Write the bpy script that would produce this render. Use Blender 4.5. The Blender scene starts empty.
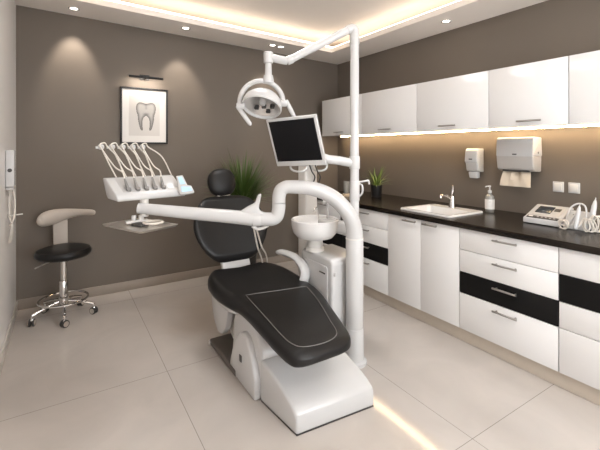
import bpy, bmesh, math, random
from mathutils import Vector, Matrix, Euler
random.seed(7)
PI = math.pi
scene = bpy.context.scene
COL = scene.collection
W = {}                                   # world matrices of parents

# ------------------------------------------------------------------ materials
def mat(name, col, rough=0.5, metal=0.0, var=0.03, vscale=8.0, spec=0.5, coat=0.0, bump=0.0, bscale=60.0,
        trans=0.0, emit=None, estr=0.0, alpha=None):
    m = bpy.data.materials.new(name); m.use_nodes = True
    nt = m.node_tree; b = nt.nodes['Principled BSDF']
    tc = nt.nodes.new('ShaderNodeTexCoord')
    nz = nt.nodes.new('ShaderNodeTexNoise'); nz.inputs['Scale'].default_value = vscale; nz.inputs['Detail'].default_value = 4
    nt.links.new(tc.outputs['Object'], nz.inputs['Vector'])
    mx = nt.nodes.new('ShaderNodeMix'); mx.data_type = 'RGBA'
    mx.inputs[6].default_value = (*[c*(1-var) for c in col], 1)
    mx.inputs[7].default_value = (*[min(1, c*(1+var)) for c in col], 1)
    nt.links.new(nz.outputs['Fac'], mx.inputs[0]); nt.links.new(mx.outputs[2], b.inputs['Base Color'])
    b.inputs['Roughness'].default_value = rough; b.inputs['Metallic'].default_value = metal
    b.inputs['Specular IOR Level'].default_value = spec
    b.inputs['Coat Weight'].default_value = coat; b.inputs['Coat Roughness'].default_value = 0.05
    b.inputs['Transmission Weight'].default_value = trans
    if emit: b.inputs['Emission Color'].default_value = (*emit, 1); b.inputs['Emission Strength'].default_value = estr
    if bump:
        n2 = nt.nodes.new('ShaderNodeTexNoise'); n2.inputs['Scale'].default_value = bscale; n2.inputs['Detail'].default_value = 3
        nt.links.new(tc.outputs['Object'], n2.inputs['Vector'])
        bp = nt.nodes.new('ShaderNodeBump'); bp.inputs['Strength'].default_value = bump; bp.inputs['Distance'].default_value = 0.002
        nt.links.new(n2.outputs['Fac'], bp.inputs['Height']); nt.links.new(bp.outputs['Normal'], b.inputs['Normal'])
    return m

def floor_material():
    m = mat('polished_porcelain', (0.40, 0.355, 0.31), rough=0.085, var=0.0, spec=0.5)
    nt = m.node_tree; b = nt.nodes['Principled BSDF']
    for l in list(b.inputs['Base Color'].links): nt.links.remove(l)
    tc = nt.nodes.new('ShaderNodeTexCoord'); mp = nt.nodes.new('ShaderNodeMapping')
    mp.inputs['Location'].default_value = (1.156*4+.892, 1.41*4+.275, 0)
    nt.links.new(tc.outputs['Object'], mp.inputs['Vector'])
    br = nt.nodes.new('ShaderNodeTexBrick'); br.offset = 0.0; br.squash = 1.0
    br.inputs['Scale'].default_value = 1.0; br.inputs['Brick Width'].default_value = 1.156; br.inputs['Row Height'].default_value = 1.41
    br.inputs['Mortar Size'].default_value = 0.0018; br.inputs['Mortar Smooth'].default_value = 0.3; br.inputs['Bias'].default_value = 0.0
    br.inputs['Color1'].default_value = (0.51, 0.467, 0.428, 1); br.inputs['Color2'].default_value = (0.525, 0.48, 0.44, 1)
    br.inputs['Mortar'].default_value = (0.24, 0.215, 0.19, 1)
    nt.links.new(mp.outputs['Vector'], br.inputs['Vector'])
    nz = nt.nodes.new('ShaderNodeTexNoise'); nz.inputs['Scale'].default_value = 2.2; nz.inputs['Detail'].default_value = 8; nz.inputs['Distortion'].default_value = 1.2
    nt.links.new(tc.outputs['Object'], nz.inputs['Vector'])
    rp = nt.nodes.new('ShaderNodeMapRange'); rp.inputs['From Min'].default_value = .3; rp.inputs['From Max'].default_value = .7
    rp.inputs['To Min'].default_value = .95; rp.inputs['To Max'].default_value = 1.05
    nt.links.new(nz.outputs['Fac'], rp.inputs['Value'])
    mx = nt.nodes.new('ShaderNodeVectorMath'); mx.operation = 'SCALE'
    nt.links.new(br.outputs['Color'], mx.inputs[0]); nt.links.new(rp.outputs['Result'], mx.inputs['Scale'])
    nt.links.new(mx.outputs['Vector'], b.inputs['Base Color'])
    return m

def wood_material():
    m = mat('dark_worktop', (0.02, 0.015, 0.012), rough=0.25, var=0.0, spec=0.25)
    nt = m.node_tree; b = nt.nodes['Principled BSDF']
    for l in list(b.inputs['Base Color'].links): nt.links.remove(l)
    tc = nt.nodes.new('ShaderNodeTexCoord'); mp = nt.nodes.new('ShaderNodeMapping'); mp.inputs['Scale'].default_value = (40, 2, 40)
    nt.links.new(tc.outputs['Object'], mp.inputs['Vector'])
    nz = nt.nodes.new('ShaderNodeTexNoise'); nz.inputs['Scale'].default_value = 1.5; nz.inputs['Detail'].default_value = 6
    nt.links.new(mp.outputs['Vector'], nz.inputs['Vector'])
    cr = nt.nodes.new('ShaderNodeValToRGB')
    cr.color_ramp.elements[0].position = .35; cr.color_ramp.elements[0].color = (0.006, 0.0045, 0.0035, 1)
    cr.color_ramp.elements[1].position = .7; cr.color_ramp.elements[1].color = (0.022, 0.016, 0.012, 1)
    nt.links.new(nz.outputs['Fac'], cr.inputs['Fac']); nt.links.new(cr.outputs['Color'], b.inputs['Base Color'])
    return m

def attr_material(name, attr, rough):
    m = mat(name, (.5, .5, .5), rough=rough)
    nt = m.node_tree; b = nt.nodes['Principled BSDF']
    for l in list(b.inputs['Base Color'].links): nt.links.remove(l)
    a = nt.nodes.new('ShaderNodeVertexColor'); a.layer_name = attr
    nz = nt.nodes.new('ShaderNodeTexNoise'); nz.inputs['Scale'].default_value = 120
    mr = nt.nodes.new('ShaderNodeMapRange'); mr.inputs['To Min'].default_value = .85; mr.inputs['To Max'].default_value = 1.15
    tc = nt.nodes.new('ShaderNodeTexCoord'); nt.links.new(tc.outputs['Object'], nz.inputs['Vector'])
    nt.links.new(nz.outputs['Fac'], mr.inputs['Value'])
    mx = nt.nodes.new('ShaderNodeVectorMath'); mx.operation = 'SCALE'
    nt.links.new(a.outputs['Color'], mx.inputs[0]); nt.links.new(mr.outputs['Result'], mx.inputs['Scale'])
    nt.links.new(mx.outputs['Vector'], b.inputs['Base Color'])
    return m

WARM = (1.0, 0.86, 0.70); WARM2 = (1.0, 0.72, 0.42); SOFT = (1.0, 0.88, 0.76)
M = dict(
    wall=mat('taupe_paint', (0.150, 0.126, 0.103), .55, var=.04, vscale=3, bump=.08, bscale=250, spec=.35),
    wallwhite=mat('pale_wall_paint', (0.82, 0.79, 0.77), .35, var=.02),
    ceil=mat('ceiling_paint', (0.90, 0.84, 0.785), .7, var=.015),
    floor=floor_material(), top=wood_material(),
    base=mat('baseboard_grey', (0.30, 0.255, 0.215), .35, var=.03),
    basewhite=mat('baseboard_white', (0.72, 0.68, 0.63), .35),
    lacquer=mat('white_lacquer', (0.76, 0.755, 0.75), .13, var=.01, spec=.3),
    carcass=mat('cabinet_carcass', (0.42, 0.39, 0.36), .5),
    black_front=mat('black_lacquer', (0.007, 0.0066, 0.0065), .5, spec=.15),
    plinth=mat('plinth_metal', (0.60, 0.53, 0.45), .35, .0, var=.05, vscale=20),
    plastic=mat('white_enamel', (0.55, 0.548, 0.545), .22, var=.01, spec=.5),
    plastic2=mat('ivory_plastic', (0.63, 0.61, 0.58), .3, var=.02),
    greyp=mat('light_grey_plastic', (0.46, 0.45, 0.44), .35),
    greyp2=mat('translucent_grey_plastic', (0.43, 0.41, 0.39), .3),
    holder=mat('holder_grey', (0.22, 0.21, 0.20), .4),
    beige=mat('beige_upholstery', (0.50, 0.445, 0.39), .45, bump=.1),
    leather=mat('black_leather', (0.009, 0.0085, 0.0085), .38, var=.12, vscale=20, spec=.32, bump=.12, bscale=320),
    seam=mat('grey_stitching', (0.16, 0.155, 0.15), .5),
    chrome=mat('chrome', (0.72, 0.70, 0.68), .12, 1.0),
    steel=mat('brushed_steel', (0.72, 0.68, 0.63), .28, .9),
    handle=mat('satin_nickel', (0.42, 0.40, 0.38), .3, 1.0),
    dark=mat('dark_grey_plastic', (0.045, 0.042, 0.04), .45),
    black=mat('black_metal', (0.013, 0.012, 0.012), .35),
    screen=mat('screen_glass', (0.006, 0.006, 0.007), .3, spec=.15),
    plate=mat('grey_base_plate', (0.10, 0.088, 0.078), .45),
    matboard=mat('passepartout', (0.80, 0.78, 0.75), .8, var=.01),
    print=mat('print_paper', (0.68, 0.655, 0.625), .8, var=.02),
    tooth=attr_material('pencil_tooth', 'Col', .8),
    bluescreen=mat('pale_blue_display', (0.35, 0.5, 0.62), .15, emit=(.55, .75, 1.0), estr=.35),
    lcd=mat('dark_lcd', (0.035, 0.042, 0.05), .2),
    leaf=mat('green_leaf', (0.075, 0.125, 0.028), .4, var=.75, vscale=6),
    leaf2=mat('fresh_green_leaf', (0.13, 0.20, 0.035), .45, var=.45, vscale=14),
    soil=mat('potting_soil', (0.03, 0.02, 0.014), .9, var=.4, vscale=60),
    pot=mat('black_pot', (0.014, 0.013, 0.013), .4),
    paper=mat('paper_towel', (0.62, 0.53, 0.42), .9, var=.04, bump=.1),
    clear=mat('clear_soap', (0.55, 0.54, 0.50), .08, var=.02, trans=.6),
    label=mat('paper_label', (0.72, 0.70, 0.67), .5),
    ceramic=mat('white_ceramic', (0.73, 0.72, 0.71), .1, var=.005),
    tan=mat('tan_plastic', (0.50, 0.40, 0.28), .35),
    hose=mat('cream_hose', (0.66, 0.62, 0.56), .35),
    mirror=mat('reflector', (0.80, 0.79, 0.78), .28, .85),
    lens=mat('downlight_lens', (1, .95, .9), .3, emit=SOFT, estr=9.0),
    cove=mat('cove_led', (1, .9, .8), .5, emit=WARM, estr=4.4),
    undercab=mat('cabinet_led', (1, .9, .8), .5, emit=WARM2, estr=60.0),
    picled=mat('picture_led', (1, .9, .8), .5, emit=SOFT, estr=20.0),
    fill_glass=mat('frosted_fill_glow', (.9, .93, .95), .4, emit=(.92, .96, 1.0), estr=10.5),  # glow of the added fill window behind the camera
    panel=mat('fill_panel_glow', (1, .97, .93), .5, emit=(1.0, .985, .975), estr=13.3),  # glow of the added overhead fill panels
)

# ------------------------------------------------------------------ builder
def smooth_pts(pts, n=6, closed=False):
    P = [Vector(p) for p in pts]; out = []
    L = len(P); rng = range(L if closed else L-1)
    for i in rng:
        if closed: p0, p1, p2, p3 = P[(i-1) % L], P[i], P[(i+1) % L], P[(i+2) % L]
        else: p0, p1, p2, p3 = P[max(i-1, 0)], P[i], P[i+1], P[min(i+2, L-1)]
        for k in range(n):
            t = k/n
            out.append(0.5*((2*p1)+(p2-p0)*t+(2*p0-5*p1+4*p2-p3)*t*t+(3*p1-p0-3*p2+p3)*t**3))
    if not closed: out.append(P[-1])
    return out

class B:
    def __init__(s, mx=None): s.bm = bmesh.new(); s.mx = mx or Matrix()
    def _merge(s, b, mx=None):
        b.transform(s.mx @ (mx or Matrix()))
        me = bpy.data.meshes.new('tmp'); b.to_mesh(me); b.free(); s.bm.from_mesh(me); bpy.data.meshes.remove(me)
        return s
    def box(s, x0, x1, y0, y1, z0, z1, bev=0.0, seg=2, mx=None):
        b = bmesh.new(); bmesh.ops.create_cube(b, size=1)
        for v in b.verts: v.co = Vector(((x0+x1)/2+v.co.x*(x1-x0), (y0+y1)/2+v.co.y*(y1-y0), (z0+z1)/2+v.co.z*(z1-z0)))
        if bev: bmesh.ops.bevel(b, geom=b.edges[:], offset=bev, segments=seg, profile=.5, affect='EDGES')
        return s._merge(b, mx)
    def prism(s, poly, axis, a, c, bev=0.0, seg=3, mx=None, only=None):
        b = bmesh.new()
        def P(u, v, w): return {'x': (w, u, v), 'y': (u, w, v), 'z': (u, v, w)}[axis]
        A = [b.verts.new(P(u, v, a)) for u, v in poly]; Cc = [b.verts.new(P(u, v, c)) for u, v in poly]
        b.faces.new(A); b.faces.new(Cc[::-1]); n = len(poly)
        for i in range(n): b.faces.new((A[i], Cc[i], Cc[(i+1) % n], A[(i+1) % n]))
        bmesh.ops.recalc_face_normals(b, faces=b.faces)
        if bev:
            es = b.edges[:] if not only else [e for e in b.edges if only(e)]
            bmesh.ops.bevel(b, geom=es, offset=bev, segments=seg, profile=.5, affect='EDGES')
        return s._merge(b, mx)
    def loft(s, rings, cap=True, closed=True, mx=None, loop=False):
        b = bmesh.new(); R = [[b.verts.new(p) for p in r] for r in rings]; n = len(rings[0])
        pairs = list(zip(R, R[1:])) + ([(R[-1], R[0])] if loop else [])
        for r0, r1 in pairs:
            for i in range(n if closed else n-1):
                j = (i+1) % n
                b.faces.new((r0[i], r0[j], r1[j], r1[i]))
        if cap and not loop: b.faces.new(R[0][::-1]); b.faces.new(R[-1])
        bmesh.ops.remove_doubles(b, verts=b.verts, dist=1e-6)
        bmesh.ops.recalc_face_normals(b, faces=b.faces)
        return s._merge(b, mx)
    def tube(s, pts, r, seg=10, closed=False, mx=None, flat=1.0, caps=True):
        P = [Vector(p) for p in pts]; n = len(P)
        rr = r if isinstance(r, (list, tuple)) else [r]*n
        rings = []; up = None
        for i in range(n):
            if closed: t = (P[(i+1) % n]-P[i-1]).normalized()
            else: t = (P[min(i+1, n-1)]-P[max(i-1, 0)]).normalized()
            if up is None:
                up = Vector((0, 0, 1)) if abs(t.z) < .9 else Vector((0, 1, 0))
            a = t.cross(up)
            if a.length < 1e-5: a = t.cross(Vector((1, 0, .3)))
            a.normalize(); up = a.cross(t).normalized()
            rings.append([P[i]+rr[i]*(math.cos(2*PI*k/seg)*a+flat*math.sin(2*PI*k/seg)*up) for k in range(seg)])
        return s.loft(rings, cap=caps, mx=mx, loop=closed)
    def cyl(s, p0, p1, r0, r1=None, seg=24, bev=0.0, mx=None):
        p0, p1 = Vector(p0), Vector(p1); r1 = r0 if r1 is None else r1
        L = (p1-p0).length
        prof = [(0, 0)]+([(r0-bev, 0), (r0-.3*bev, .3*bev), (r0, bev)] if bev else [(r0, 0)])
        prof += ([(r1, L-bev), (r1-.3*bev, L-.3*bev), (r1-bev, L)] if bev else [(r1, L)])+[(0, L)]
        q = (p1-p0).to_track_quat('Z', 'Y').to_matrix().to_4x4()
        return s.lathe(prof, seg=seg, mx=(mx or Matrix()) @ Matrix.Translation(p0) @ q)
    def lathe(s, prof, c=(0, 0, 0), seg=28, mx=None):
        b = bmesh.new(); rings = []
        for r, z in prof:
            if r < 1e-6: rings.append([b.verts.new((0, 0, z))])
            else: rings.append([b.verts.new((r*math.cos(2*PI*k/seg), r*math.sin(2*PI*k/seg), z)) for k in range(seg)])
        for r0, r1 in zip(rings, rings[1:]):
            for k in range(seg):
                j = (k+1) % seg
                if len(r0) == 1 and len(r1) == 1: continue
                if len(r0) == 1: b.faces.new((r0[0], r1[j], r1[k]))
                elif len(r1) == 1: b.faces.new((r0[k], r0[j], r1[0]))
                else: b.faces.new((r0[k], r0[j], r1[j], r1[k]))
        bmesh.ops.recalc_face_normals(b, faces=b.faces)
        return s._merge(b, (mx or Matrix()) @ Matrix.Translation(c))
    def sup(s, c, r, e1=1.0, e2=1.0, nu=16, nv=28, mx=None):
        """rounded solid: a superellipsoid"""
        f = lambda a, e: math.copysign(abs(a)**e, a)
        prof = []
        for i in range(nu+1):
            t = -PI/2+PI*i/nu
            prof.append([Vector((r[0]*f(math.cos(t), e1)*f(math.cos(p), e2), r[1]*f(math.cos(t), e1)*f(math.sin(p), e2), r[2]*f(math.sin(t), e1)))+Vector(c)
                         for p in [2*PI*k/nv for k in range(nv)]])
        return s.loft(prof, cap=False, mx=mx)
    def build(s, name, m, parent=None, ang=38, attrs=None):
        if parent is not None: wp = W[parent.name]
        else:
            lo = [min(v.co[i] for v in s.bm.verts) for i in range(3)]; hi = [max(v.co[i] for v in s.bm.verts) for i in range(3)]
            wp = Matrix.Translation(((lo[0]+hi[0])/2, (lo[1]+hi[1])/2, lo[2]))
        s.bm.transform(wp.inverted())
        me = bpy.data.meshes.new(name); s.bm.to_mesh(me); s.bm.free()
        me.materials.append(m)
        for p in me.polygons: p.use_smooth = True
        me.set_sharp_from_angle(angle=math.radians(ang))
        o = bpy.data.objects.new(name, me); COL.objects.link(o)
        if parent is not None: o.parent = parent; W[o.name] = wp
        else: o.location = wp.translation; W[o.name] = wp
        return o

def tag(o, label, cat, group=None):
    o['label'] = label; o['category'] = cat
    if group: o['group'] = group
    return o
def thing(name, label, cat, loc=(0, 0, 0), rotz=0.0, group=None):
    o = bpy.data.objects.new(name, None); COL.objects.link(o); o.empty_display_size = .1
    o.location = loc; o.rotation_euler = (0, 0, rotz)
    W[o.name] = Matrix.Translation(loc) @ Matrix.Rotation(rotz, 4, 'Z')
    return tag(o, label, cat, group)
def struct(o): o['kind'] = 'structure'; return o
def light(name, kind, loc, energy, color, rot=(0, 0, 0), **kw):
    l = bpy.data.lights.new(name, kind); l.energy = energy; l.color = color
    for k, v in kw.items(): setattr(l, k, v)
    o = bpy.data.objects.new(name, l); COL.objects.link(o); o.location = loc; o.rotation_euler = rot
    return o

# ------------------------------------------------------------------ camera: eye height 1.45 m, level, frame shifted down
TH = math.atan(239/380.0)
cd = bpy.data.cameras.new('camera'); cam = bpy.data.objects.new('camera', cd); COL.objects.link(cam)
cam.location = (0, 0, 1.45); cam.rotation_euler = (PI/2, 0, -TH)
cd.sensor_width = 36; cd.lens = 36*380/600; cd.shift_y = -76/600; cd.clip_start = .02
scene.camera = cam

# ------------------------------------------------------------------ room
XL, XR, YB, YF = -0.3425, 3.30, 4.25, -1.40
def HC(x): return 2.64+0.105*(XR-x)/(XR-XL)          # the soffit falls slightly to the right
struct(B().box(XL-.1, XR+.1, YF-.1, YB+.1, -.08, 0).build('floor', M['floor']))
bpy.data.objects['floor'].location.z = -.08
struct(B().box(XL-.1, XR+.1, YB, YB+.1, 0, 3.0).build('wall_back', M['wall']))
struct(B().box(XR, XR+.1, YF, YB, 0, 3.0).build('wall_right', M['wall']))
struct(B().box(XL-.1, XL, YF, YB, 0, 3.0).build('wall_left', M['wallwhite']))
struct(B().box(XL-.1, XR+.1, YF-.1, YF, 0, 3.0).build('wall_front', M['wallwhite']))
def slab(x0, x1, y0, y1, d0, d1):
    return B().prism([(x0, HC(x0)+d0), (x1, HC(x1)+d0), (x1, HC(x1)+d1), (x0, HC(x0)+d1)], 'y', y0, y1)
struct(slab(XL, XR, YF, YB, .20, .25).build('ceiling', M['ceil']))
CX0, CX1, CY0, CY1 = XL+.45, 2.86, YF+.45, 3.80
LIP = .055
struct(slab(XL, XR, CY1, YB, 0, LIP).build('trim_1', M['ceil']))
struct(slab(CX1, XR, CY0, CY1, 0, LIP).build('trim_2', M['ceil']))
struct(slab(XL, CX0, CY0, CY1, 0, LIP).build('trim_3', M['ceil']))
struct(slab(XL, XR, YF, CY0, 0, LIP).build('trim_4', M['ceil']))
struct(B().box(XL, XR, YB-.014, YB, 0, .092, .003).build('baseboard_back', M['base']))
struct(B().box(XL, XL+.012, YF, YB-.014, 0, .085, .003).build('baseboard_left', M['basewhite']))
# LED strips lying on the soffit
def cove(x0, x1, y0, y1, label):
    o = slab(x0, x1, y0, y1, LIP, LIP+.055).build('cove_light_strip', M['cove'])
    tag(o, label, 'light strip', 'hidden LED strips in the ceiling recess')
G = .10
cove(CX0-G, CX1+G, CY1+G, CY1+G+.012, 'warm LED strip hidden in the ceiling recess above the grey back wall')
cove(CX1+G, CX1+G+.012, CY0-G, CY1+G, 'warm LED strip hidden in the ceiling recess above the wall cabinets')
cove(CX0-G-.012, CX0-G, CY0-G, CY1+G, 'warm LED strip hidden in the ceiling recess along the pale left wall')
cove(CX0-G, CX1+G, CY0-G-.012, CY0-G, 'warm LED strip in the ceiling recess above the wall facing the back wall')

# unseen glowing frosted window, added behind the camera as frontal fill light
wf = struct(B().box(.55, 2.55, YF, YF+.05, .85, .92, .004).box(.55, 2.55, YF, YF+.05, 2.18, 2.25, .004).box(.55, .62, YF, YF+.05, .92, 2.18, .004)
    .box(2.48, 2.55, YF, YF+.05, .92, 2.18, .004).box(1.52, 1.58, YF, YF+.05, .92, 2.18, .004).build('added_fill_window', M['plastic']))
B().box(.60, 2.50, YF+.008, YF+.014, .90, 2.20).build('pane', M['fill_glass'], wf)

# downlights
def downlight(x, y, label, energy, size=56, up=0.0, tilt=23):
    z = HC(x)+up
    t = thing('recessed_downlight', label, 'downlight', (x, y, z), group='recessed downlights')
    B(Matrix.Translation((x, y, z))).lathe([(.030, -.001), (.046, -.001), (.047, -.005), (.044, -.008), (.033, -.005), (.030, -.001)]).build('trim_ring', M['plastic'], t)
    B(Matrix.Translation((x, y, z))).lathe([(0, -.0012), (.030, -.0012), (.030, -.003), (0, -.003)]).build('lens', M['lens'], t)
    if energy:
        light('downlight_lamp', 'SPOT', (x, y, z-.02), energy, SOFT, rot=(math.radians(tilt), 0, 0), spot_size=math.radians(size), spot_blend=.75, shadow_soft_size=.025)
SP = 30
downlight(.10, 4.03, 'round recessed downlight above the black and beige stool', SP)
downlight(1.094, 3.96, 'round recessed downlight just right of the tooth picture', SP)
downlight(2.11, 3.96, 'left one of two paired downlights above the dental lamp arm', SP*.35)
downlight(2.22, 3.96, 'right one of two paired downlights above the dental lamp arm', SP*.35)
downlight(3.05, 2.28, 'round recessed downlight in the ceiling border above the wall cabinets', SP*.4, tilt=0)
# unseen fill panels added on the main ceiling to brighten the room
for (x, y, lab) in ((1.55, .55, 'added square flat fill light panel in front of the dental chair'), (1.2, -.55, 'added square flat fill light panel furthest from the back wall'), (1.25, 2.55, 'added square flat fill light panel nearest the back wall')):
    t = thing('added_fill_panel', lab, 'fill light', (x, y, HC(x)+.2), group='added flat fill panels')
    mx = Matrix.Translation((x, y, HC(x)+.2)) @ Matrix.Rotation(math.atan(.105/(XR-XL)), 4, 'Y')
    B(mx).box(-.31, .31, -.31, .31, -.03, -.002, .004).build('frame', M['plastic'], t)
    B(mx).box(-.29, .29, -.29, .29, -.033, -.029).build('diffuser', M['panel'], t)

# ------------------------------------------------------------------ base cabinets along the right wall
FX = 2.52                       # drawer front plane
ROWS = [(.866, .704), (.704, .54), (.54, .383), (.383, .113)]
def bar_handle(par, x, yc, z, L=.165):
    b = B().cyl((x-.028, yc-L/2, z), (x-.028, yc+L/2, z), .0068, seg=12, bev=.001)
    for s_ in (-1, 1): b.cyl((x-.028, yc+s_*(L/2-.018), z), (x+.001, yc+s_*(L/2-.018), z), .0055, seg=10)
    b.build('handle', M['handle'], par)
def drawer_unit(y0, y1, black, label):
    t = thing('drawer_cabinet', label, 'cabinet', ((FX+XR)/2, (y0+y1)/2, .113), group='drawer cabinets under the worktop')
    B().box(FX+.021, XR-.02, y0+.001, y1-.001, .113, .862).build('body', M['carcass'], t)
    for i, (zt, zb) in enumerate(ROWS):
        d = B().box(FX, FX+.019, y0+.002, y1-.002, zb+.002, zt-.002, .0015).build('drawer', M['black_front' if i == black else 'lacquer'], t)
        if i == black: d['label'] = 'black drawer front'
        bar_handle(d, FX, (y0+y1)/2-.018, zt-.041)
drawer_unit(.432, 1.100, 1, 'white drawer cabinet cut off by the right picture edge, second drawer black')
drawer_unit(1.102, 1.769, 2, 'white four-drawer cabinet right of the sink doors, third drawer black')
drawer_unit(2.504, 3.170, 2, 'white four-drawer cabinet just left of the sink doors, behind the thick post')
drawer_unit(3.172, 3.840, 2, 'white four-drawer cabinet nearest the back corner, mostly hidden behind the spittoon')
t = thing('sink_cabinet', 'white two-door cabinet under the sink', 'cabinet', ((FX+XR)/2, 2.1365, .113))
B().box(FX+.021, XR-.02, 1.772, 2.501, .113, .74).build('body', M['carcass'], t)
for y0, y1, hs in ((1.771, 2.1325, 1), (2.1325, 2.502, -1)):
    d = B().box(FX, FX+.019, y0+.002, y1-.002, .115, .864, .0015).build('door', M['lacquer'], t)
    bar_handle(d, FX, (y1-.105) if hs > 0 else (y0+.105), .838, .14)
tag(B().box(2.573, 2.60, .432, 3.838, 0.0, .112, .001).build('plinth', M['plinth']), 'beige metallic plinth strip under the white base cabinets', 'plinth')
# worktop with a cut-out for the sink
CXF, CT, CB = 2.50, .907, .866
SX0, SX1, SY0, SY1 = 2.612, 3.030, 1.93, 2.405
tag(B().box(CXF, SX0, .42, 3.862, CB, CT).box(SX1, XR-.001, .42, 3.862, CB, CT).box(SX0, SX1, .42, SY0, CB, CT)
    .box(SX0, SX1, SY1, 3.862, CB, CT).build('worktop', M['top']), 'long dark brown worktop over the white base cabinets', 'worktop')

# sink
def rrect(x0, x1, y0, y1, r, z, n=6):
    out = []
    for cx, cy, a0 in ((x1-r, y1-r, 0), (x0+r, y1-r, PI/2), (x0+r, y0+r, PI), (x1-r, y0+r, 1.5*PI)):
        for k in range(n+1): out.append((cx+r*math.cos(a0+PI/2*k/n), cy+r*math.sin(a0+PI/2*k/n), z))
    return out
t = thing('sink', 'white rectangular inset sink in the dark worktop', 'sink', (2.82, 2.167, CT))
X0, X1, Y0, Y1 = 2.585, 3.055, 1.905, 2.43
B().loft([rrect(X0, X1, Y0, Y1, .03, CT+.0005), rrect(X0, X1, Y0, Y1, .03, CT+.010), rrect(X0+.006, X1-.006, Y0+.006, Y1-.006, .026, CT+.015),
          rrect(X0+.04, X1-.11, Y0+.04, Y1-.04, .03, CT+.013), rrect(X0+.045, X1-.115, Y0+.045, Y1-.045, .03, CT+.0),
          rrect(X0+.065, X1-.135, Y0+.065, Y1-.065, .05, CT-.11), rrect(2.77, 2.79, 2.15, 2.17, .009, CT-.118),
          rrect(2.77, 2.79, 2.15, 2.17, .009, CT-.128), rrect(X0+.055, X1-.125, Y0+.055, Y1-.055, .05, CT-.122),
          rrect(X0+.035, X1-.105, Y0+.035, Y1-.035, .03, CT+.0005)], cap=False, loop=True).build('basin', M['ceramic'], t)
B().cyl((2.78, 2.16, CT-.118), (2.78, 2.16, CT-.112), .022, seg=20, bev=.002).build('drain', M['chrome'], t)
B().cyl((2.80, 1.969, CT-.030), (2.80, 1.978, CT-.033), .012, seg=16).build('overflow_hole', M['dark'], t)
# faucet
fx, fy, fz = 3.005, 2.185, CT+.0145
t = thing('faucet', 'chrome single-lever faucet standing on the rear rim of the sink', 'faucet', (fx, fy, fz))
B().lathe([(0, 0), (.031, 0), (.031, .006), (.028, .012), (.025, .085), (.022, .10), (0, .102)], (fx, fy, fz)).build('body', M['chrome'], t)
B().tube(smooth_pts([(fx-.01, fy, fz+.075), (fx-.05, fy+.005, fz+.10), (fx-.10, fy+.012, fz+.115), (fx-.135, fy+.016, fz+.108), (fx-.14, fy+.016, fz+.090)], 5), .0115, 12).build('spout', M['chrome'], t)
b = B(Matrix.Translation((fx, fy, fz)))
b.box(-.016, .016, -.014, .014, .098, .128, .005).prism([(-.014, .120), (.018, .120), (.024, .188), (.004, .192)], 'y', -.014, .014, .004)
b.build('lever', M['chrome'], t)
# pump bottle
bx, by = 3.125, 1.90
t = thing('soap_bottle', 'clear pump soap bottle with pale label on the worktop right of the sink', 'bottle', (bx, by, CT))
B().lathe([(0, 0), (.034, 0), (.037, .004), (.037, .125), (.033, .142), (.015, .155), (.013, .168), (0, .168)], (bx, by, CT)).build('body', M['clear'], t)
B().lathe([(.0375, .028), (.0379, .028), (.0379, .112), (.0375, .112)], (bx, by, CT)).build('label', M['label'], t)
b = B()
for k, w in ((.098, .9), (.092, .6), (.086, .75)):
    b.tube([(bx+.0383*math.cos(a), by+.0383*math.sin(a), CT+k) for a in [PI*1.18+.12*j*w-.3*w for j in range(6)]], .0012, 5)
b.build('label_print', M['greyp'], t)
B().lathe([(0, .168), (.016, .168), (.016, .186), (.006, .188), (.0055, .215), (.010, .217), (.010, .228), (0, .23)], (bx, by, CT)).tube(
    [(bx, by, CT+.222), (bx-.025, by+.012, CT+.222), (bx-.036, by+.017, CT+.216)], .0055, 8).build('pump', M['plastic'], t)

# ------------------------------------------------------------------ wall cabinets
UX, UB, UT = 2.90, 1.6165, 2.079
uy = [(3.300, 4.068, 'white wall cabinet nearest the back corner, crossed by the thin white pole'), (2.502, 3.298, 'white wall cabinet second from the back corner, just right of the thin pole'),
      (1.773, 2.500, 'white wall cabinet above the sink and the small soap dispenser'), (1.207, 1.771, 'white wall cabinet above the paper towel dispenser'),
      (.560, 1.205, 'white wall cabinet cut off by the right picture edge')]
for y0, y1, lab in uy:
    t = thing('wall_cabinet', lab, 'cabinet', ((UX+XR)/2, (y0+y1)/2, UB), group='white wall cabinets')
    B().box(UX+.021, XR-.001, y0+.001, y1-.001, UB+.002, UT-.001).build('body', M['carcass' if y0 > 9 else 'lacquer'], t)
    d = B().box(UX, UX+.019, y0+.002, y1-.002, UB, UT, .0015).build('door', M['lacquer'], t)
    bar_handle(d, UX, (y0+y1)/2+(-.034 if y0 < 1.5 else .012), UB+.040, .17)
tag(B().box(3.205, 3.222, .57, 4.06, UB-.003, UB+.0025, .001).build('under_cabinet_light_strip', M['undercab']), 'bright warm LED strip under the white wall cabinets', 'light strip')

# ------------------------------------------------------------------ things on the right wall
# soap dispenser
y0, y1 = 2.06, 2.185
t = thing('soap_dispenser', 'small white wall soap dispenser above the sink', 'soap dispenser', (XR, 2.12, 1.18))
prof = [(XR-.001, 1.235), (XR-.001, 1.455), (XR-.085, 1.455), (XR-.105, 1.435), (XR-.115, 1.345), (XR-.115, 1.33), (XR-.10, 1.32), (XR-.085, 1.245)]
B().prism(prof, 'y', y0, y1, .009).build('body', M['plastic'], t)
B().prism([(XR-.02, 1.25), (XR-.02, 1.325), (XR-.108, 1.325), (XR-.095, 1.25)], 'y', y0+.008, y1-.008, .006).build('push_bar', M['greyp'], t)
B().prism([(XR-.025, 1.18), (XR-.025, 1.24), (XR-.09, 1.24), (XR-.075, 1.18)], 'y', y0+.022, y1-.022, .008).build('nozzle_cover', M['plastic'], t)
B().box(XR-.117, XR-.1135, 2.105, 2.14, 1.352, 1.362, .001).build('logo_badge', M['dark'], t)
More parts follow.
